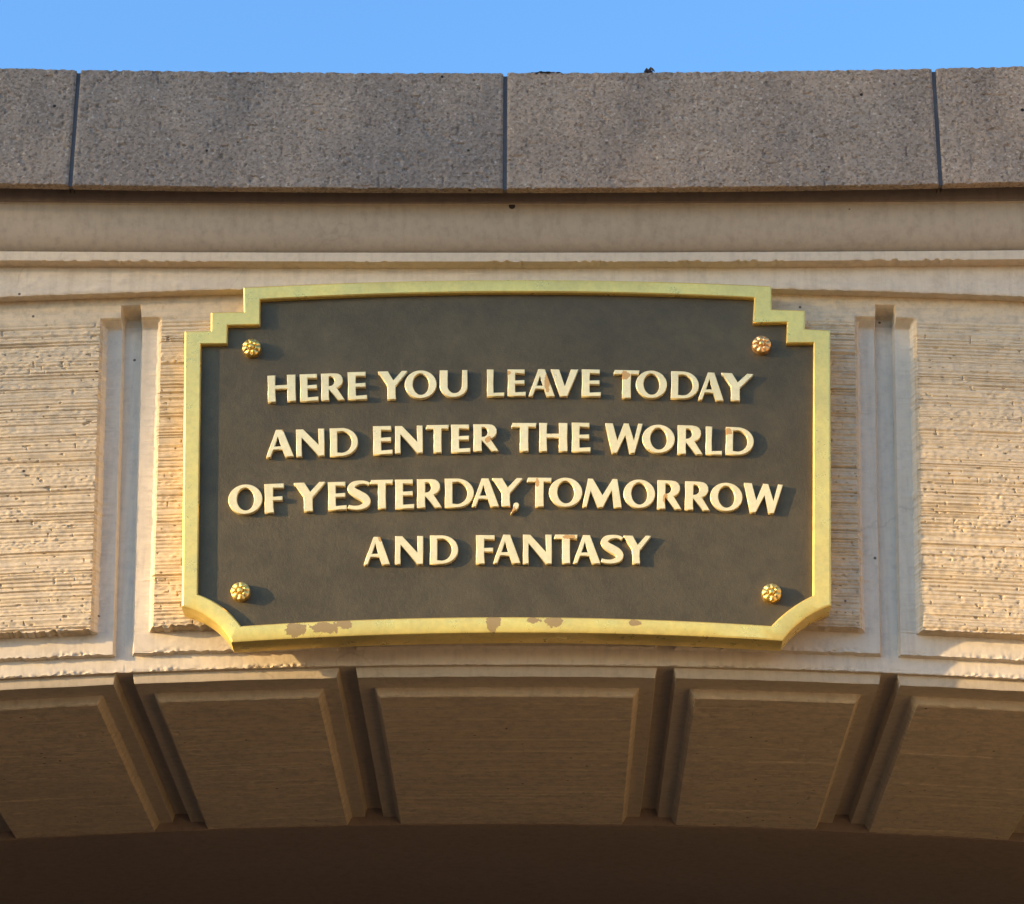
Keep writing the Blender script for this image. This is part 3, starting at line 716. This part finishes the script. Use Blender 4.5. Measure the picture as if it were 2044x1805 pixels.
def letter(ch, x0, x1, z0, z1, ang):
    w, h = (x1 - x0) * K, (z1 - z0) * K
    cu = bpy.data.curves.new('t', 'CURVE'); cu.dimensions = '2D'; cu.fill_mode = 'BOTH'
    th = (YPN - YLT) * K
    bv = 0.9 * K
    cu.extrude = th / 2 + 0.5 * K - bv; cu.bevel_depth = bv; cu.bevel_resolution = 1; cu.offset = -bv
    for lp in GL[ch]:
        s = cu.splines.new('POLY'); s.points.add(len(lp) - 1)
        for p, (x, y) in zip(s.points, lp): p.co = ((x - 0.5) * w, (y - 0.5) * h, 0, 1)
        s.use_cyclic_u = True
    ob = bpy.data.objects.new('t', cu); COL.objects.link(ob)
    me = bpy.data.meshes.new_from_object(ob.evaluated_get(dg()))
    bpy.data.objects.remove(ob); bpy.data.curves.remove(cu)
    xm, zm = (x0 + x1) / 2 * K, (z0 + z1) / 2 * K + Z0
    T = Matrix.Translation((xm, (YPN + YLT) / 2 * K + 0.5 * K / 2, zm)) @ Matrix.Rotation(ang, 4, 'Y') @ Matrix.Rotation(math.radians(90), 4, 'X')
    me.transform(T)
    return link('letter', me, m_letter, plq)
for ln in LINES:
    items = []
    for ox, oy, s, ls in ln:
        for ch, a, b, t, bt in ls:
            u0, u1 = (ox + a * s) * .8189, (ox + b * s) * .8189
            v0, v1 = (oy + t * s) * .8189, (oy + bt * s) * .8189
            um = (u0 + u1) / 2; vm = (v0 + v1) / 2
            xA, _ = at(u0, vm, YLT); xB, _ = at(u1, vm, YLT); _, zt = at(um, v0, YLT); _, zb = at(um, v1, YLT)
            items.append((ch, xA, xB, zb, zt))
    xm = np.array([(i[1] + i[2]) / 2 for i in items if i[0] != ',']); zb = np.array([i[3] for i in items if i[0] != ','])
    cf = np.polyfit(xm, zb, 2)
    for ch, xA, xB, z0, z1 in items:
        sl_ = 2 * cf[0] * (xA + xB) / 2 + cf[1]
        letter(ch, xA, xB, z0, z1, -math.atan(sl_))

m_copper = gold('worn_coppery_gilt', (0.95, 0.58, 0.24), (0.88, 0.50, 0.20), 0.95, 0.40)
# ---- rosettes on the fixings
def rosette(u, v, turn, m=None):
    x0, z0 = at(u, v, YPN - 14)
    RR = 18.5
    rho = np.array([1.0, 1.0, 0.97, 0.90, 0.82, 0.74, 0.66, 0.58, 0.5, 0.44, 0.39, 0.36, 0.33, 0.28, 0.2, 0.1, 0.0])
    th = np.linspace(0, 2 * math.pi, 97)
    Vr = []
    for i, q in enumerate(rho):
        lob = np.abs(np.cos(3.5 * (th + turn))) ** 0.6           # seven petals
        rad = RR * q * (1 + (0.06 * (lob - 0.6) if q > 0.45 else 0))
        dome = 9.5 * math.sqrt(max(0, 1 - (q * 0.93) ** 2)) + 10.0
        if i == 0: h = 0 * th
        elif q > 0.37: h = dome - 2.8 * (1 - lob) * sst(0.36, 0.5, q) * sst(1.02, 0.8, q) if q < 0.99 else 0 * th + 9.5
        else: h = 0 * th + dome - 3.0 * sst(0.24, 0.36, q) + 1.6 * sst(0.34, 0.18, q)
        if 0.34 < q < 0.5: h = h - 2.6 * math.exp(-((q - 0.40) / 0.05) ** 2)
        Vr.append(np.stack([x0 + rad * np.cos(th), YPN - h, z0 + rad * np.sin(th)], -1))
    me = grid(np.stack(Vr)); bm = bmesh.new(); bm.from_mesh(me); bmesh.ops.remove_doubles(bm, verts=bm.verts, dist=1e-6)
    bmesh.ops.recalc_face_normals(bm, faces=bm.faces); bm.to_mesh(me); bm.free()
    cn = sum((p.normal.y for p in me.polygons)) 
    if cn > 0: me.flip_normals()
    auto_smooth(me, 60)
    return link('rosette', me, m or m_rosette, plq)
for (u, v), t in zip(((502, 692.8), (1520.5, 686.5), (479.5, 1179.5), (1540.5, 1182.5)), (0.2, 0.9, 1.4, 0.5)):
    rosette(u, v, t, m_copper if u > 1500 and v < 900 else None)

# ------------------------------------------------------------------ dry leaf scraps on the coping
def leaf_scrap(u, wid, hgt, n, seed, name, label, cat):
    rnd = random.Random(seed)
    x0, _ = at(u, 148, YC + 8); x0 -= XC0
    m, nt, b = mat('dry_brown_leaf'); b.inputs['Base Color'].default_value = (0.055, 0.035, 0.03, 1); b.inputs['Roughness'].default_value = 0.8
    bm = bmesh.new()
    for i in range(n):
        cx = x0 + rnd.uniform(-wid, wid) * 0.5; cy = YC + 6 + rnd.uniform(0, 10)
        zz = zC_t + csag(np.array(cx), 9.0) - 1.0
        a = rnd.uniform(0, 6.28); l = rnd.uniform(0.5, 1) * wid * 0.28 + 2; hh = hgt * rnd.uniform(0.4, 1) * (1 - abs(cx - x0) / wid)
        P = []
        for t, wd, up in ((-1, .05, 0.1), (-.4, .5, .65), (.2, .55, 1), (.7, .35, .8), (1, .05, .5)):
            for s in (-1, 0, 1):
                dx = math.cos(a) * t * l - math.sin(a) * s * wd * l * .6; dy = math.sin(a) * t * l * .6 + math.cos(a) * s * wd * l * .6
                P.append((XC0 + cx + dx, cy + dy, zz + hh * (up - (0.35 if s == 0 else 0))))
        vs = [bm.verts.new(q) for q in Wd(P)]
        for r_ in range(4):
            for c_ in range(2): bm.faces.new((vs[r_*3+c_], vs[r_*3+c_+1], vs[r_*3+c_+4], vs[r_*3+c_+3]))
    me = bpy.data.meshes.new(name); bm.to_mesh(me); bm.free()
    o = link(name, me, m); o['label'] = label; o['category'] = cat
    return o
leaf_scrap(1299, 28, 22, 14, 4, 'dry_leaf', 'small dark crumpled dry leaf lying on the coping edge against the sky', 'leaf')
leaf_scrap(1090, 56, 10, 26, 9, 'leaf_crumbs', 'low row of dark leaf crumbs on the coping beside the middle joint', 'leaf litter')

# ------------------------------------------------------------------ unseen wall added at the right to bounce warm light
m_white = concrete('bounce_wall_stucco', (0.33, 0.27, 0.20), (0.39, 0.32, 0.24))
def bounce_wall():
    x0, x1, y1 = 3750, 4050, -7400
    wr = empty('bounce_wall', ((XC0 + 3900) * K, -3.0, 0), 'long cream stucco wall added out of view at the right to bounce warm light', 'wall')
    me = prism([(XC0 + x0, ZG), (XC0 + x1, ZG), (XC0 + x1, zC_b - 20), (XC0 + x0, zC_b - 20)], YF - 5, y1)
    link('bounce_wall_body', me, m_white, wr)
    me = prism([(XC0 + x0 - 25, ZG + 2), (XC0 + x0 - 1, ZG + 2), (XC0 + x0 - 1, ZG + 380), (XC0 + x0 - 25, ZG + 360)], YF - 8, y1 - 10)
    link('bounce_wall_plinth', me, m_plaster, wr)
    for k in range(8):
        a = YC - 12 - k * 910; me = prism([(XC0 + x0 - 40, zC_b - 19), (XC0 + x1 + 40, zC_b - 19), (XC0 + x1 + 30, zC_t - 60), (XC0 + x0 - 30, zC_t - 60)], a - 900, a)
        link('coping_stone', me, m_coping, wr)
bounce_wall()

# ------------------------------------------------------------------ tree that shades the upper wall
def tree():
    rnd = random.Random(12)
    Ld = 38.0
    d = 2.2
    base = np.array([0, 0, 5.0]) - np.array(SUN) * Ld
    bx, by = base[0] - 0.316 * d, base[1] + 0.949 * d
    t = empty('broadleaf_tree', (bx, by, 0), 'tall broadleaf tree with a thin leafy crown standing off to the left of the archway', 'tree')
    mb, nt, b = mat('grey_bark'); b.inputs['Base Color'].default_value = (0.12, 0.09, 0.065, 1); b.inputs['Roughness'].default_value = 0.9
    L(nt, bump(nt, noise(nt, 1, 5, 0.7, pos(nt), (30, 30, 6)), 0.8, 0.03), b.inputs['Normal'])
    ml, nt, b2 = mat('green_leaf'); L(nt, mix(nt, noise(nt, 3, 3, 0.6, pos(nt)), (0.05, 0.09, 0.025), (0.09, 0.13, 0.035)), b2.inputs['Base Color']); b2.inputs['Roughness'].default_value = 0.6
    cz = 12.98
    def tube(bm, pts, n=8):
        rings = []
        for i, (p, r) in enumerate(pts):
            rings.append([bm.verts.new((p[0] + r * math.cos(a), p[1] + r * math.sin(a), p[2])) for a in np.linspace(0, 2 * math.pi, n, endpoint=False)])
        for a, c in zip(rings, rings[1:]):
            for i in range(n): bm.faces.new((a[i], a[(i + 1) % n], c[(i + 1) % n], c[i]))
    bm = bmesh.new()
    tube(bm, [((bx, by, -0.1), .34), ((bx + .05, by, 1), .26), ((bx - .1, by + .1, 5), .22), ((bx + .1, by, 9.5), .17), ((bx, by, 12.5), .10), ((bx, by + .2, 15), .03)], 12)
    tips = []
    for i in range(16):
        a = i * 2.4; z = 9.2 + 0.33 * i; l = rnd.uniform(1.6, 3.6) * (1 if i < 10 else 0.7)
        p0 = (bx, by, z); p1 = (bx + math.cos(a) * l * .5, by + math.sin(a) * l * .5, z + .5 + l * .15); p2 = (bx + math.cos(a) * l, by + math.sin(a) * l, z + .9 + l * .35)
        tube(bm, [(p0, .07), (p1, .045), (p2, .015)], 6); tips += [p1, p2]
    me = bpy.data.meshes.new('trunk'); bm.to_mesh(me); bm.free(); link('trunk', me, mb, t, True)
    vs = []; fs = []
    clumps = []
    for i in range(260):
        while True:
            q = np.array([rnd.uniform(-1, 1) for _ in range(3)])
            if (q[0]**4 + q[1]**4 + q[2]**4) < 1: break
        clumps.append((bx + q[0] * 4.4, by + q[1] * 4.4, cz + q[2] * 2.3))
    for i in range(48000):
        c = clumps[rnd.randrange(len(clumps))]
        p = np.array([rnd.gauss(c[0], .42), rnd.gauss(c[1], .42), rnd.gauss(c[2], .22)])
        u = np.array([rnd.gauss(0, 1) for _ in range(3)]); u /= np.linalg.norm(u)
        v = np.cross(u, [rnd.gauss(0, 1) for _ in range(3)]); v /= np.linalg.norm(v)
        l, wd = rnd.uniform(.07, .11), rnd.uniform(.035, .055)
        k = len(vs); vs += [tuple(p - u * l), tuple(p + v * wd), tuple(p + u * l), tuple(p - v * wd)]; fs.append((k, k + 1, k + 2, k + 3))
    me = bpy.data.meshes.new('crown'); me.from_pydata(vs, [], fs); link('crown', me, ml, t)
tree()
